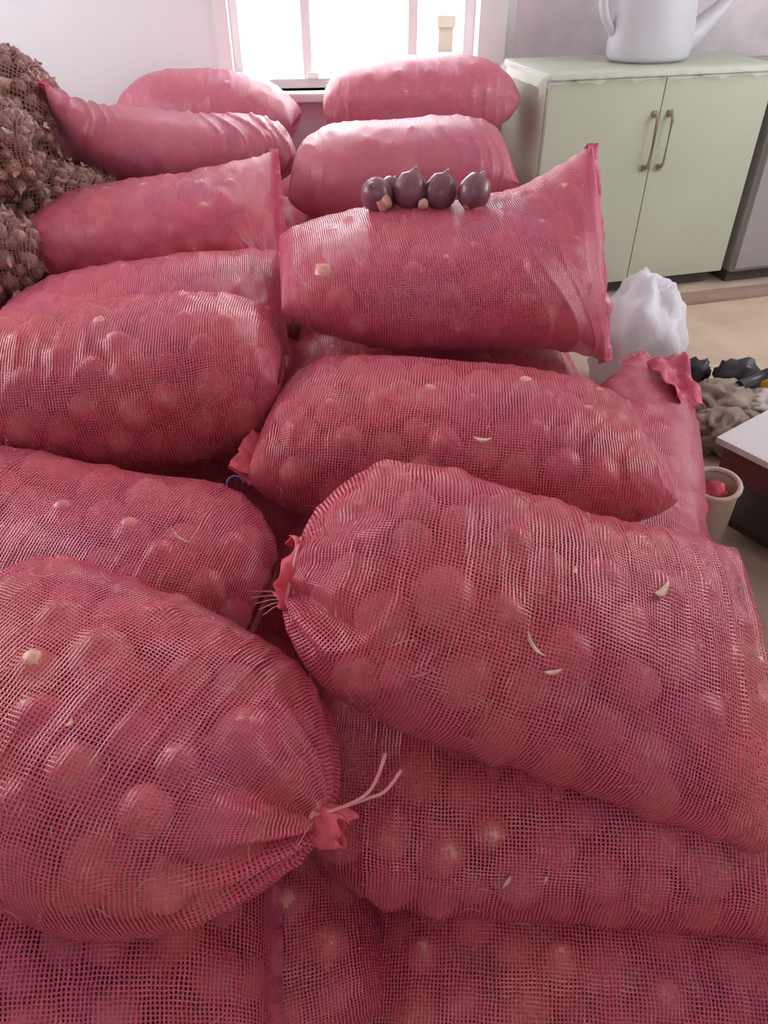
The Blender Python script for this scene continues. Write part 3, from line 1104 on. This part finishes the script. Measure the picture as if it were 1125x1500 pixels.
for k, (u, phi, r, d_, lab, _) in enumerate(TOPS):
    P, n = on_sack('R3', u, phi)
    ax = Vector(d_).normalized()
    me = quick_mesh('purple_onion', V, F, UV)
    me.materials.append(M_DARK)
    tint_attr(me, [k * .17] * len(V))
    o = bpy.data.objects.new('purple_onion', me)
    o.location = P + Vector((0, 0, r * .80))
    o.rotation_mode = 'QUATERNION'
    o.rotation_quaternion = ax.to_track_quat('Z', 'Y')
    o.scale = (r, r, r * 1.08)
    C.objects.link(o)
    tag(o, lab, 'onion', 'loose purple onions on the eared sack')
    me = mesh_np('dry_tip', tip_v, tip_f)
    me.materials.append(M_SKIN)
    c = bpy.data.objects.new('dry_tip', me)
    c.parent = o
    C.objects.link(c)
    c = bpy.data.objects.new('root_tuft', root_mesh(40 + k, 14))
    c.parent = o
    C.objects.link(c)
    # a torn flap of papery skin on the side
    sv, sf = [], []
    for a in range(7):
        for b_ in range(5):
            an = 5.2 + a / 6 * .9
            zz = -.45 + b_ / 4 * 1.1
            rr = (1 - zz * zz * .8) ** .5 * (1.0 + .10 + .06 * math.sin(a * 1.7 + b_))
            sv.append((rr * math.cos(an), rr * math.sin(an), zz))
    for a in range(6):
        for b_ in range(4):
            sf.append((a * 5 + b_, (a + 1) * 5 + b_, (a + 1) * 5 + b_ + 1, a * 5 + b_ + 1))
    me = mesh_np('loose_skin', sv, sf)
    me.materials.append(M_SKIN)
    c = bpy.data.objects.new('loose_skin', me)
    c.parent = o
    C.objects.link(c)
P, n = on_sack('R3', -.10, 1.45)
me = quick_mesh('onion_bulblet', V, F, UV)
me.materials.append(simple('pale_bulblet', (.62, .34, .28), .5, .15, 30))
o = bpy.data.objects.new('onion_bulblet', me)
o.location = P + n * .010
o.rotation_euler = (.5, .4, 0)
o.scale = (.012, .012, .013)
C.objects.link(o)
tag(o, 'tiny pale bulblet between the second and third loose onions', 'bulblet')

# ------------------------------------------------------------------ bits of dry skin lying on the sacks
FL = [('R1', .323, 1.44, .040, .011, .55, 'broad pale flake of onion skin on the right of the puckered sack'),
      ('R1', -.165, 2.042, .034, .005, -1.0, 'curled straw of dry root lying on the middle of the puckered sack'),
      ('R1', -.079, 2.147, .022, .006, .1, 'short torn flake just below the curled straw on the puckered sack'),
      ('L1', .201, 1.806, .010, .005, 1.2, 'small white fleck on the knotted sack'),
      ('U1', -.25, 2.723, .020, .006, 1.0, 'narrow flake of skin on the shaded sack under the puckered one'),
      ('U1', -.116, 2.67, .011, .004, 1.4, 'white fleck right of the narrow flake on the shaded sack'),
      ('R1', -.043, 1.492, .010, .004, 1.3, 'tiny upright fleck near the top of the puckered sack'),
      ('R2', .092, 2.382, .030, .008, -.1, 'bent flake of skin on the hemmed sack behind the puckered one'),
      ('L2', .702, 1.649, .045, .003, -.7, 'long curved root strand on the sack behind the knotted one')]
for key, u, phi, ln, wd, ang, lab in FL:
    P, n = on_sack(key, u, phi)
    t1 = Vector((math.cos(ang), math.sin(ang) * .6, math.sin(ang)))
    t1 = (t1 - n * t1.dot(n)).normalized()
    t2 = n.cross(t1)
    sv, sf = [], []
    m = 9
    for a in range(m):
        f = a / (m - 1) - .5
        wdt = wd * (1 - (2 * f) ** 2 * .7) * .5
        ce = P + t1 * f * ln + t2 * (ln * .5 * (f * f - .1)) + n * (.006 + .012 * f * f)
        for s in (-1, 0, 1):
            sv.append(ce + t2 * s * wdt - n * (.0012 * abs(s)))
    for a in range(m - 1):
        for s in (0, 1):
            sf.append((a * 3 + s, (a + 1) * 3 + s, (a + 1) * 3 + s + 1, a * 3 + s + 1))
    me = mesh_np('skin_flake', sv, sf)
    o = link('skin_flake', me, None, M_SKIN)
    sm = o.modifiers.new('thick', 'SOLIDIFY')
    sm.thickness = .0008
    tag(o, lab, 'flake', 'flakes of dry onion skin on the sacks')

# ------------------------------------------------------------------ brown sacks of small bulbs at the left
BROWN = {
 'BA': ((-1.27, 2.62, .80, .1, 0, 0, .28, .24, .27, 2.6, 2.6, .5, .5, 0, 0, 0, 0, 2.2), 'big brown net sack of small bulbs heaped by the left wall behind the others'),
 'BB': ((-1.20, 2.22, .86, .2, 0, .1, .26, .19, .14, 2.4, 2.4, .4, .4, 0, 0, 0, 0, 2.2), 'light brown net sack of small bulbs in front of the big brown sack'),
 'BC': ((-1.13, 1.95, .66, .2, 0, 0, .24, .15, .12, 2.4, 2.4, .4, .4, 0, 0, 0, 0, 2.2), 'low dark brown net sack of small bulbs beside the raised right seam sack'),
 'BD': ((-1.11, 2.38, .62, .1, 0, 0, .33, .22, .16, 2.6, 2.6, .5, .5, 0, 0, 0, 0, 2.2), 'shaded brown net sack of small bulbs under the light brown one'),
}
vb, fb, ub = onion_arrays(.5, 10, 2, .12)
SH_ME = quick_mesh('small_bulb', vb, fb, ub)
SH_ME.materials.append(M_SHALLOT)
tint_attr(SH_ME, [0.0] * len(vb))
for key, (p, lab) in BROWN.items():
    SACK[key] = p
    d = dict(zip(KEYS, p))
    us = np.linspace(-1, 1, 60)
    ph = np.linspace(0, 2 * PI, 72, endpoint=False)
    G = surf(p, us, ph)
    Nn = grid_normals(G)
    A, R, NA = scatter(p, .020, gap=.84, ncand=4000)
    G = G + Nn * drape(G, Nn, A, R, floor=-.012, soft=1)[..., None]
    nph = len(ph)
    i, j = np.meshgrid(np.arange(59), np.arange(nph), indexing='ij')
    quads = np.stack([i * nph + j, i * nph + (j + 1) % nph, (i + 1) * nph + (j + 1) % nph, (i + 1) * nph + j], -1).reshape(-1, 4)
    UVg = np.stack([np.stack([i * .012, j * .014], -1), np.stack([i * .012, (j + 1) * .014], -1), np.stack([(i + 1) * .012, (j + 1) * .014], -1), np.stack([(i + 1) * .012, j * .014], -1)], 2).reshape(-1, 2)
    root = empty('bulb_sack', (d['cx'], d['cy'], float(G[..., 2].min())))
    tag(root, lab, 'bulb sack', 'brown net sacks of small bulbs')
    link('netting', quick_mesh('netting', G.reshape(-1, 3), quads[:, ::-1], UVg.reshape(-1, 4, 2)[:, ::-1].reshape(-1, 2)), root, M_BNET)
    A2, R2, N2 = scatter(p, .024, inset=.03, gap=.8, ncand=1500, facing=False)
    n2 = len(vb)
    VV = np.concatenate([(vb * r) @ np.array(rand_rot().to_matrix()).T + c for c, r in zip(A2, R2)])
    me = quick_mesh('inner_bulbs', VV, (fb[None] + (np.arange(len(A2)) * n2)[:, None, None]).reshape(-1, 4), np.tile(ub, (len(A2), 1)))
    tint_attr(me, np.repeat(rng.rand(len(A2)), n2))
    tag(link('inner_bulbs', me, root, M_SHALLOT), kind='stuff')
    FV, FF = [], []
    for c, r, n in zip(A, R, NA):                       # papery skins caught in the net
        if rng.rand() < .35:
            q = Vector(rng.normal(size=3)).normalized()
            n_ = Vector(n)
            t1 = (q - n_ * q.dot(n_)).normalized()
            t2 = n_.cross(t1)
            ce = Vector(c) + n_ * (r * 1.05) + Vector(rng.normal(size=3) * .01)
            l, w = rng.uniform(.008, .018), rng.uniform(.003, .007)
            b0 = len(FV)
            for a in (-1, 0, 1):
                for e in (-1, 1):
                    FV.append(ce + t1 * a * l + t2 * e * w * (1.2 - abs(a) * .6) + n_ * (.006 * abs(a) + .003 * e))
            FF += [(b0, b0 + 2, b0 + 3, b0 + 1), (b0 + 2, b0 + 4, b0 + 5, b0 + 3)]
    tag(link('papery_skins', mesh_np('papery_skins', FV, FF), root, M_PAPERY), kind='stuff')
    glab = lab.replace('net sack of small bulbs', 'net sack')
    for c, r, n in zip(A, R, NA):
        dd, X, Y = depth_px(c)
        if not (-30 < X < 150 and 0 < Y < 460):
            continue
        o = bpy.data.objects.new('small_bulb', SH_ME)
        o.location = Vector(c)
        o.rotation_mode = 'QUATERNION'
        o.rotation_quaternion = rand_rot()
        o.scale = (r, r, r * rng.uniform(.9, 1.35))
        C.objects.link(o)
        tag(o, 'small bulb in the ' + glab, 'bulb', 'small bulbs in the ' + glab)

# ------------------------------------------------------------------ pale green cabinet with its film, the watering can, the grey unit
CA = math.atan2(.13, .484)
cd = Vector((math.cos(CA), math.sin(CA), 0))
cn = Vector((-math.sin(CA), math.cos(CA), 0))
c0 = Vector((0.62, 3.202, 0))
CW, CD, CH = 0.99, 0.42, 0.905
M_GREEN = simple('pale_green_lacquer', (0.50, 0.535, 0.415), 0.35, 0.05, 3, 0.03)
M_GSIDE = simple('pale_green_side', (0.50, 0.54, 0.42), 0.45, 0.05, 3)
M_HANDLE = simple('worn_brass', (0.30, 0.24, 0.16), 0.4, 0.2, 30)
M_DKGREY = simple('dark_plinth', (0.10, 0.085, 0.075), 0.7)


def cabp(s, d, z):
    q = c0 + cd * s + cn * d
    return Vector((q.x, q.y, z))


def cbox(name, s0, s1, d0, d1, z0, z1, mat, parent, bev=.004):
    return box_obj(name, cabp((s0 + s1) / 2, (d0 + d1) / 2, (z0 + z1) / 2), (s1 - s0, d1 - d0, z1 - z0), mat, parent, CA, bev)


cab = empty('storage_cabinet', cabp(CW / 2, CD / 2, 0))
tag(cab, 'pale green two-door cabinet standing against the far wall', 'cabinet')
cbox('carcass', 0, CW, .022, CD, .06, CH - .022, M_GSIDE, cab)
cbox('plinth', .03, CW - .03, .06, CD - .02, 0, .06, M_DKGREY, cab)
cbox('top', -.012, CW + .012, -.012, CD, CH - .022, CH, M_GSIDE, cab, .006)
for k, (s0, s1) in enumerate(((.004, CW / 2 - .002), (CW / 2 + .002, CW - .004))):
    dr = cbox('door', s0, s1, 0, .020, .07, CH - .028, M_GREEN, cab, .003)
    hs = CW / 2 + (-.024 if k == 0 else .044)
    pts = [cabp(hs, -.0, .75), cabp(hs, -.022, .745), cabp(hs, -.028, .73), cabp(hs, -.028, .57), cabp(hs, -.022, .555), cabp(hs, 0, .55)]
    me = tube_mesh('handle', pts, .006, 8)
    h = bpy.data.objects.new('handle', me)
    me.materials.append(M_HANDLE)
    C.objects.link(h)
    h.parent = dr
    h.matrix_parent_inverse = (Matrix.Translation(dr.location) @ Matrix.Rotation(CA, 4, 'Z')).inverted()
    for z in (.75, .55):
        bm = bmesh.new()
        bm_box(bm, cabp(hs, -.004, z), (.022, .008, .024), Matrix.Rotation(CA, 3, 'Z'), .002)
        me = bpy.data.meshes.new('handle_foot')
        bm.to_mesh(me)
        bm.free()
        me.materials.append(M_HANDLE)
        f_ = bpy.data.objects.new('handle_foot', me)
        C.objects.link(f_)
        f_.parent = dr
        f_.matrix_parent_inverse = h.matrix_parent_inverse

# clear plastic film over the top, hanging over the front edge
fm, fnt, fb_, fout = new_mat('plastic_film')
fb_.inputs['Base Color'].default_value = (.86, .88, .82, 1)
fb_.inputs['Roughness'].default_value = .18
ft = nd(fnt, 'ShaderNodeBsdfTransparent')
fx = nd(fnt, 'ShaderNodeMixShader')
fx.inputs[0].default_value = .26
fnt.links.new(ft.outputs[0], fx.inputs[1])
fnt.links.new(fb_.outputs[0], fx.inputs[2])
fnt.links.new(fx.outputs[0], fout.inputs['Surface'])
V, F = [], []
nu, nv = 70, 22
for i in range(nu):
    s = -.05 + (CW + .10) * i / (nu - 1)
    for j in range(nv):
        v = j / (nv - 1)
        dback = CD * .95
        run = v * (dback + .02 + .035)
        wob = .004 * math.sin(i * .9 + j * .5) + .004 * math.sin(i * .37)
        over = max(0, -s - .014) + max(0, s - CW - .014)
        if run < dback + .014:
            q = cabp(s, dback - run, CH + .004 + abs(wob) * .7)
        else:
            q = cabp(s, -.016 - .004 - abs(wob), CH - (run - dback - .014) * (.75 + .14 * math.sin(i * .55) + .1 * math.sin(i * 1.3)))
        q.z -= over * 1.3
        V.append(q)
for i in range(nu - 1):
    for j in range(nv - 1):
        F.append((i * nv + j, (i + 1) * nv + j, (i + 1) * nv + j + 1, i * nv + j + 1))
o = link('plastic_film', mesh_np('plastic_film', V, F), None, fm)
tag(o, 'wrinkled clear plastic film spread over the green cabinet top', 'film')

# watering can
M_CAN = simple('grey_white_plastic', (0.54, 0.53, 0.57), 0.45, 0.03, 4)
wc = cabp(.515, .20, CH + .005)
can = empty('watering_can', wc)
tag(can, 'grey white plastic watering can with a long spout on the green cabinet', 'watering can')
prof = [(.0, 0), (.150, 0), (.168, .006), (.178, .02), (.180, .06), (.176, .12), (.170, .18), (.162, .232), (.150, .246), (.10, .250), (.0, .251)]
V, F = lathe(prof, 40, False)
V = [Vector((x, y * .62, z)) for x, y, z in V]
Rm = Matrix.Rotation(CA, 3, 'Z')
me = mesh_np('body', [wc + Rm @ v for v in V], F)
link('body', me, can, M_CAN)


def canp(x, y, z):
    return wc + Rm @ Vector((x, y, z))


def smooth_path(q, n=24):
    P = []
    m = len(q) - 1
    for s in range(n + 1):
        f = s / n * m
        i = min(int(f), m - 1)
        t = f - i
        g = [q[max(i - 1, 0)], q[i], q[i + 1], q[min(i + 2, m)]]
        P.append(.5 * ((2 * g[1]) + (g[2] - g[0]) * t + (2 * g[0] - 5 * g[1] + 4 * g[2] - g[3]) * t * t + (3 * g[1] - g[0] - 3 * g[2] + g[3]) * t ** 3))
    return P


hp = smooth_path([canp(-.165, 0, .09), canp(-.215, 0, .15), canp(-.235, 0, .22), canp(-.215, 0, .31), canp(-.14, 0, .37), canp(0, 0, .385), canp(.10, 0, .36), canp(.145, 0, .30), canp(.15, 0, .22)], 40)
link('handle', tube_mesh('handle', hp, (.020, .016), 12), can, M_CAN)
spp = smooth_path([canp(.11, 0, .045), canp(.19, 0, .09), canp(.27, 0, .155), canp(.36, 0, .235), canp(.46, 0, .33)], 24)
link('spout', tube_mesh('spout', spp, [.058 - .042 * min(1, k / 20) for k in range(25)], 14), can, M_CAN)
rose = smooth_path([canp(.46, 0, .33), canp(.485, 0, .352), canp(.50, 0, .366)], 6)
link('rose', tube_mesh('rose', rose, [.015, .02, .027, .033, .037, .038, .036], 16), can, M_CAN)
bm = bmesh.new()
rim = [canp(.06 + .07 * math.cos(a), .07 * math.sin(a), .253) for a in np.linspace(0, 2 * PI, 28, endpoint=False)]
bm.free()
link('filler_rim', tube_mesh('filler_rim', rim, .008, 8, True), can, M_CAN)

# plain grey unit right of the cabinet
M_GREY = simple('grey_enamel', (0.34, 0.32, 0.32), 0.5, 0.08, 3)
gu = empty('grey_unit', (1.95, 3.75, 0))
tag(gu, 'plain grey unit standing right of the green cabinet', 'cabinet')
box_obj('body', cabp(1.35, .13, .48), (.64, .28, .84), M_GREY, gu, CA, .01)
box_obj('plinth', cabp(1.35, .14, .03), (.60, .22, .06), M_DKGREY, gu, CA, 0)
box_obj('front_panel', cabp(1.35, -.018, .48), (.62, .018, .80), M_GREY, gu, CA, .004)

# low wooden step along the far floor, in front of the cabinet
M_BOARD = simple('brown_board', (0.36, 0.25, 0.20), 0.6, 0.2, 6, 0.1, stretch=(1, 8, 1))
o = box_obj('floor_board', cabp(.85, -.13, .009), (1.7, .10, .018), M_BOARD, None, CA, .004)
tag(o, 'brown floor board lying along the foot of the green cabinet', 'board')


# ------------------------------------------------------------------ crumpled things on the floor at the right
def crumple(name, loc, size, mat, amp, freq, seed, label, cat, sub=4, ridge=True):
    bm = bmesh.new()
    bmesh.ops.create_icosphere(bm, subdivisions=sub, radius=1.0)
    sd = Vector((seed * 7.3, seed * 2.1, seed))
    for v in bm.verts:
        n = v.co.normalized()
        f = 0
        for k, (fr, am) in enumerate(((freq, 1.0), (freq * 2.1, .5), (freq * 4.3, .22))):
            x = mnoise.noise(n * fr + sd)
            f += am * ((.5 - abs(x) * 2) if ridge else x)
        v.co = n * (1 + amp * f)
        v.co.x *= size[0]
        v.co.y *= size[1]
        v.co.z *= size[2]
        if v.co.z < -size[2] * .75:
            v.co.z = -size[2] * .75
    me = bpy.data.meshes.new(name)
    bm.to_mesh(me)
    bm.free()
    o = link(name, me, None, mat)
    o.location = Vector(loc) + Vector((0, 0, size[2] * .75))
    tag(o, label, cat)
    return o


M_BAG = simple('white_plastic_bag', (0.86, 0.85, 0.90), 0.4, 0.03, 6, 0.1, trans=.2)
M_BLACK = simple('black_plastic', (0.035, 0.03, 0.04), 0.4, 0.2, 20, .2)
M_RAG = simple('brown_rag', (0.34, 0.26, 0.21), 0.9, 0.25, 18, .5)
M_PALE = simple('pale_rag', (0.62, 0.56, 0.54), 0.9, 0.12, 18, .4)
M_YELLOW = simple('yellow_plastic', (0.85, 0.62, 0.02), 0.4, 0.1, 10)
crumple('plastic_bag', (.875, 2.40, 0), (.145, .18, .25), M_BAG, .17, 1.9, 4, 'crumpled white plastic bag on the floor behind the right edge of the pile', 'plastic bag', 4, True)
crumple('black_scrap', (1.15, 2.50, 0), (.045, .04, .055), M_BLACK, .5, 2.2, 2, 'smaller black crumpled scrap on the floor, beside the red sack', 'scrap', 3)
crumple('black_scrap', (1.275, 2.44, 0), (.07, .055, .07), M_BLACK, .45, 2.0, 3, 'larger black crumpled scrap on the floor, next to the yellow piece', 'scrap', 3)
crumple('yellow_scrap', (1.40, 2.46, 0), (.055, .05, .035), M_YELLOW, .3, 1.8, 4, 'bright yellow plastic scrap on the floor', 'scrap', 3)
crumple('brown_rag', (1.17, 2.27, 0), (.11, .10, .06), M_RAG, .4, 2.0, 5, 'tangled brown rag on the floor behind the pale-topped box', 'rag', 4)
crumple('pale_rag', (1.33, 2.24, 0), (.09, .09, .05), M_PALE, .4, 2.0, 6, 'pale grey rag on the floor, right of the brown rag', 'rag', 4)
crumple('pale_rag', (1.08, 2.06, 0), (.10, .08, .07), M_RAG, .4, 2.2, 8, 'brown cloth bundle half hidden behind the corner of the pale-topped box', 'rag', 4)
me = tube_mesh('dark_stick', [(1.21, 2.28, .105), (1.27, 2.31, .112), (1.33, 2.345, .118)], [.018, .017, .019], 10)
o = link('dark_stick', me, None, M_BLACK)
tag(o, 'short dark grey stick lying on the rags', 'stick')

# pale-topped box at the right edge
BX = Vector((.805, .593, 0)).normalized()
BA_ = math.atan2(BX.y, BX.x)
BY = Vector((.593, -.805, 0))
bc = Vector((.858, 1.646, 0))
M_TOP = simple('pale_grey_top', (0.66, 0.64, 0.66), 0.4, 0.05, 4)
M_MAROON = simple('maroon_side', (0.14, 0.045, 0.045), 0.5, 0.15, 8)
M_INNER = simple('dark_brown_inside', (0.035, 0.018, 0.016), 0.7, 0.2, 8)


def bxp(a, b_, z):
    q = bc + BX * a + BY * b_
    return Vector((q.x, q.y, z))


box = empty('low_table', bxp(.3, .2, 0))
tag(box, 'low box-like table with a pale grey top and maroon side, right of the pile', 'table')


def bbox(name, a0, a1, b0, b1, z0, z1, mat, bev=.003):
    return box_obj(name, bxp((a0 + a1) / 2, (b0 + b1) / 2, (z0 + z1) / 2), (a1 - a0, b1 - b0, z1 - z0), mat, box, BA_, bev)


bbox('tabletop', 0, .70, 0, .50, .282, .30, M_TOP)
bbox('apron', .02, .68, .02, .04, .19, .282, M_MAROON)
bbox('apron', .02, .04, .04, .46, .19, .282, M_MAROON)
bbox('apron', .02, .68, .46, .48, .19, .282, M_MAROON)
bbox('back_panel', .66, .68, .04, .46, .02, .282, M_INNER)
for a, b_ in ((.02, .02), (.02, .45), (.65, .02), (.65, .45)):
    bbox('leg', a, a + .03, b_, b_ + .03, 0, .19, M_MAROON)
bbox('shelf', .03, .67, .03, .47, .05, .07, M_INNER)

# cream tub with a pink scrap
tub = Vector((.828, 1.51, 0))
M_CREAM = simple('cream_plastic', (0.52, 0.43, 0.35), 0.5, 0.06, 6)
to = empty('plastic_tub', tub)
tag(to, 'cream plastic tub lying open in the gap between the pile and the low table', 'tub')
V, F = lathe([(.0, 0), (.048, 0), (.052, .01), (.054, .24), (.055, .25), (.050, .25), (.044, .015), (.0, .012)], 28, False)
Rt = Matrix.Rotation(.16, 3, 'X') @ Matrix.Rotation(-.10, 3, 'Y')
link('body', mesh_np('body', [tub + Vector((0, 0, .03)) + Rt @ Vector(v) for v in V], F), to, M_CREAM)
rimp = [tub + Vector((0, 0, .03)) + Rt @ Vector((.0535 * math.cos(a), .0535 * math.sin(a), .25)) for a in np.linspace(0, 2 * PI, 32, endpoint=False)]
link('rim', tube_mesh('rim', rimp, .007, 8, True), to, M_CREAM)
crumple('net_scrap', (tub.x - .022, tub.y - .038, .20), (.030, .030, .045), M_HEM, .35, 1.8, 9, 'pink scrap of netting stuffed in the cream tub', 'net scrap', 3)

print('sacks', len(sack_info), 'bulbs', len(ALL), 'single', len(single), 'mass', len(allm))
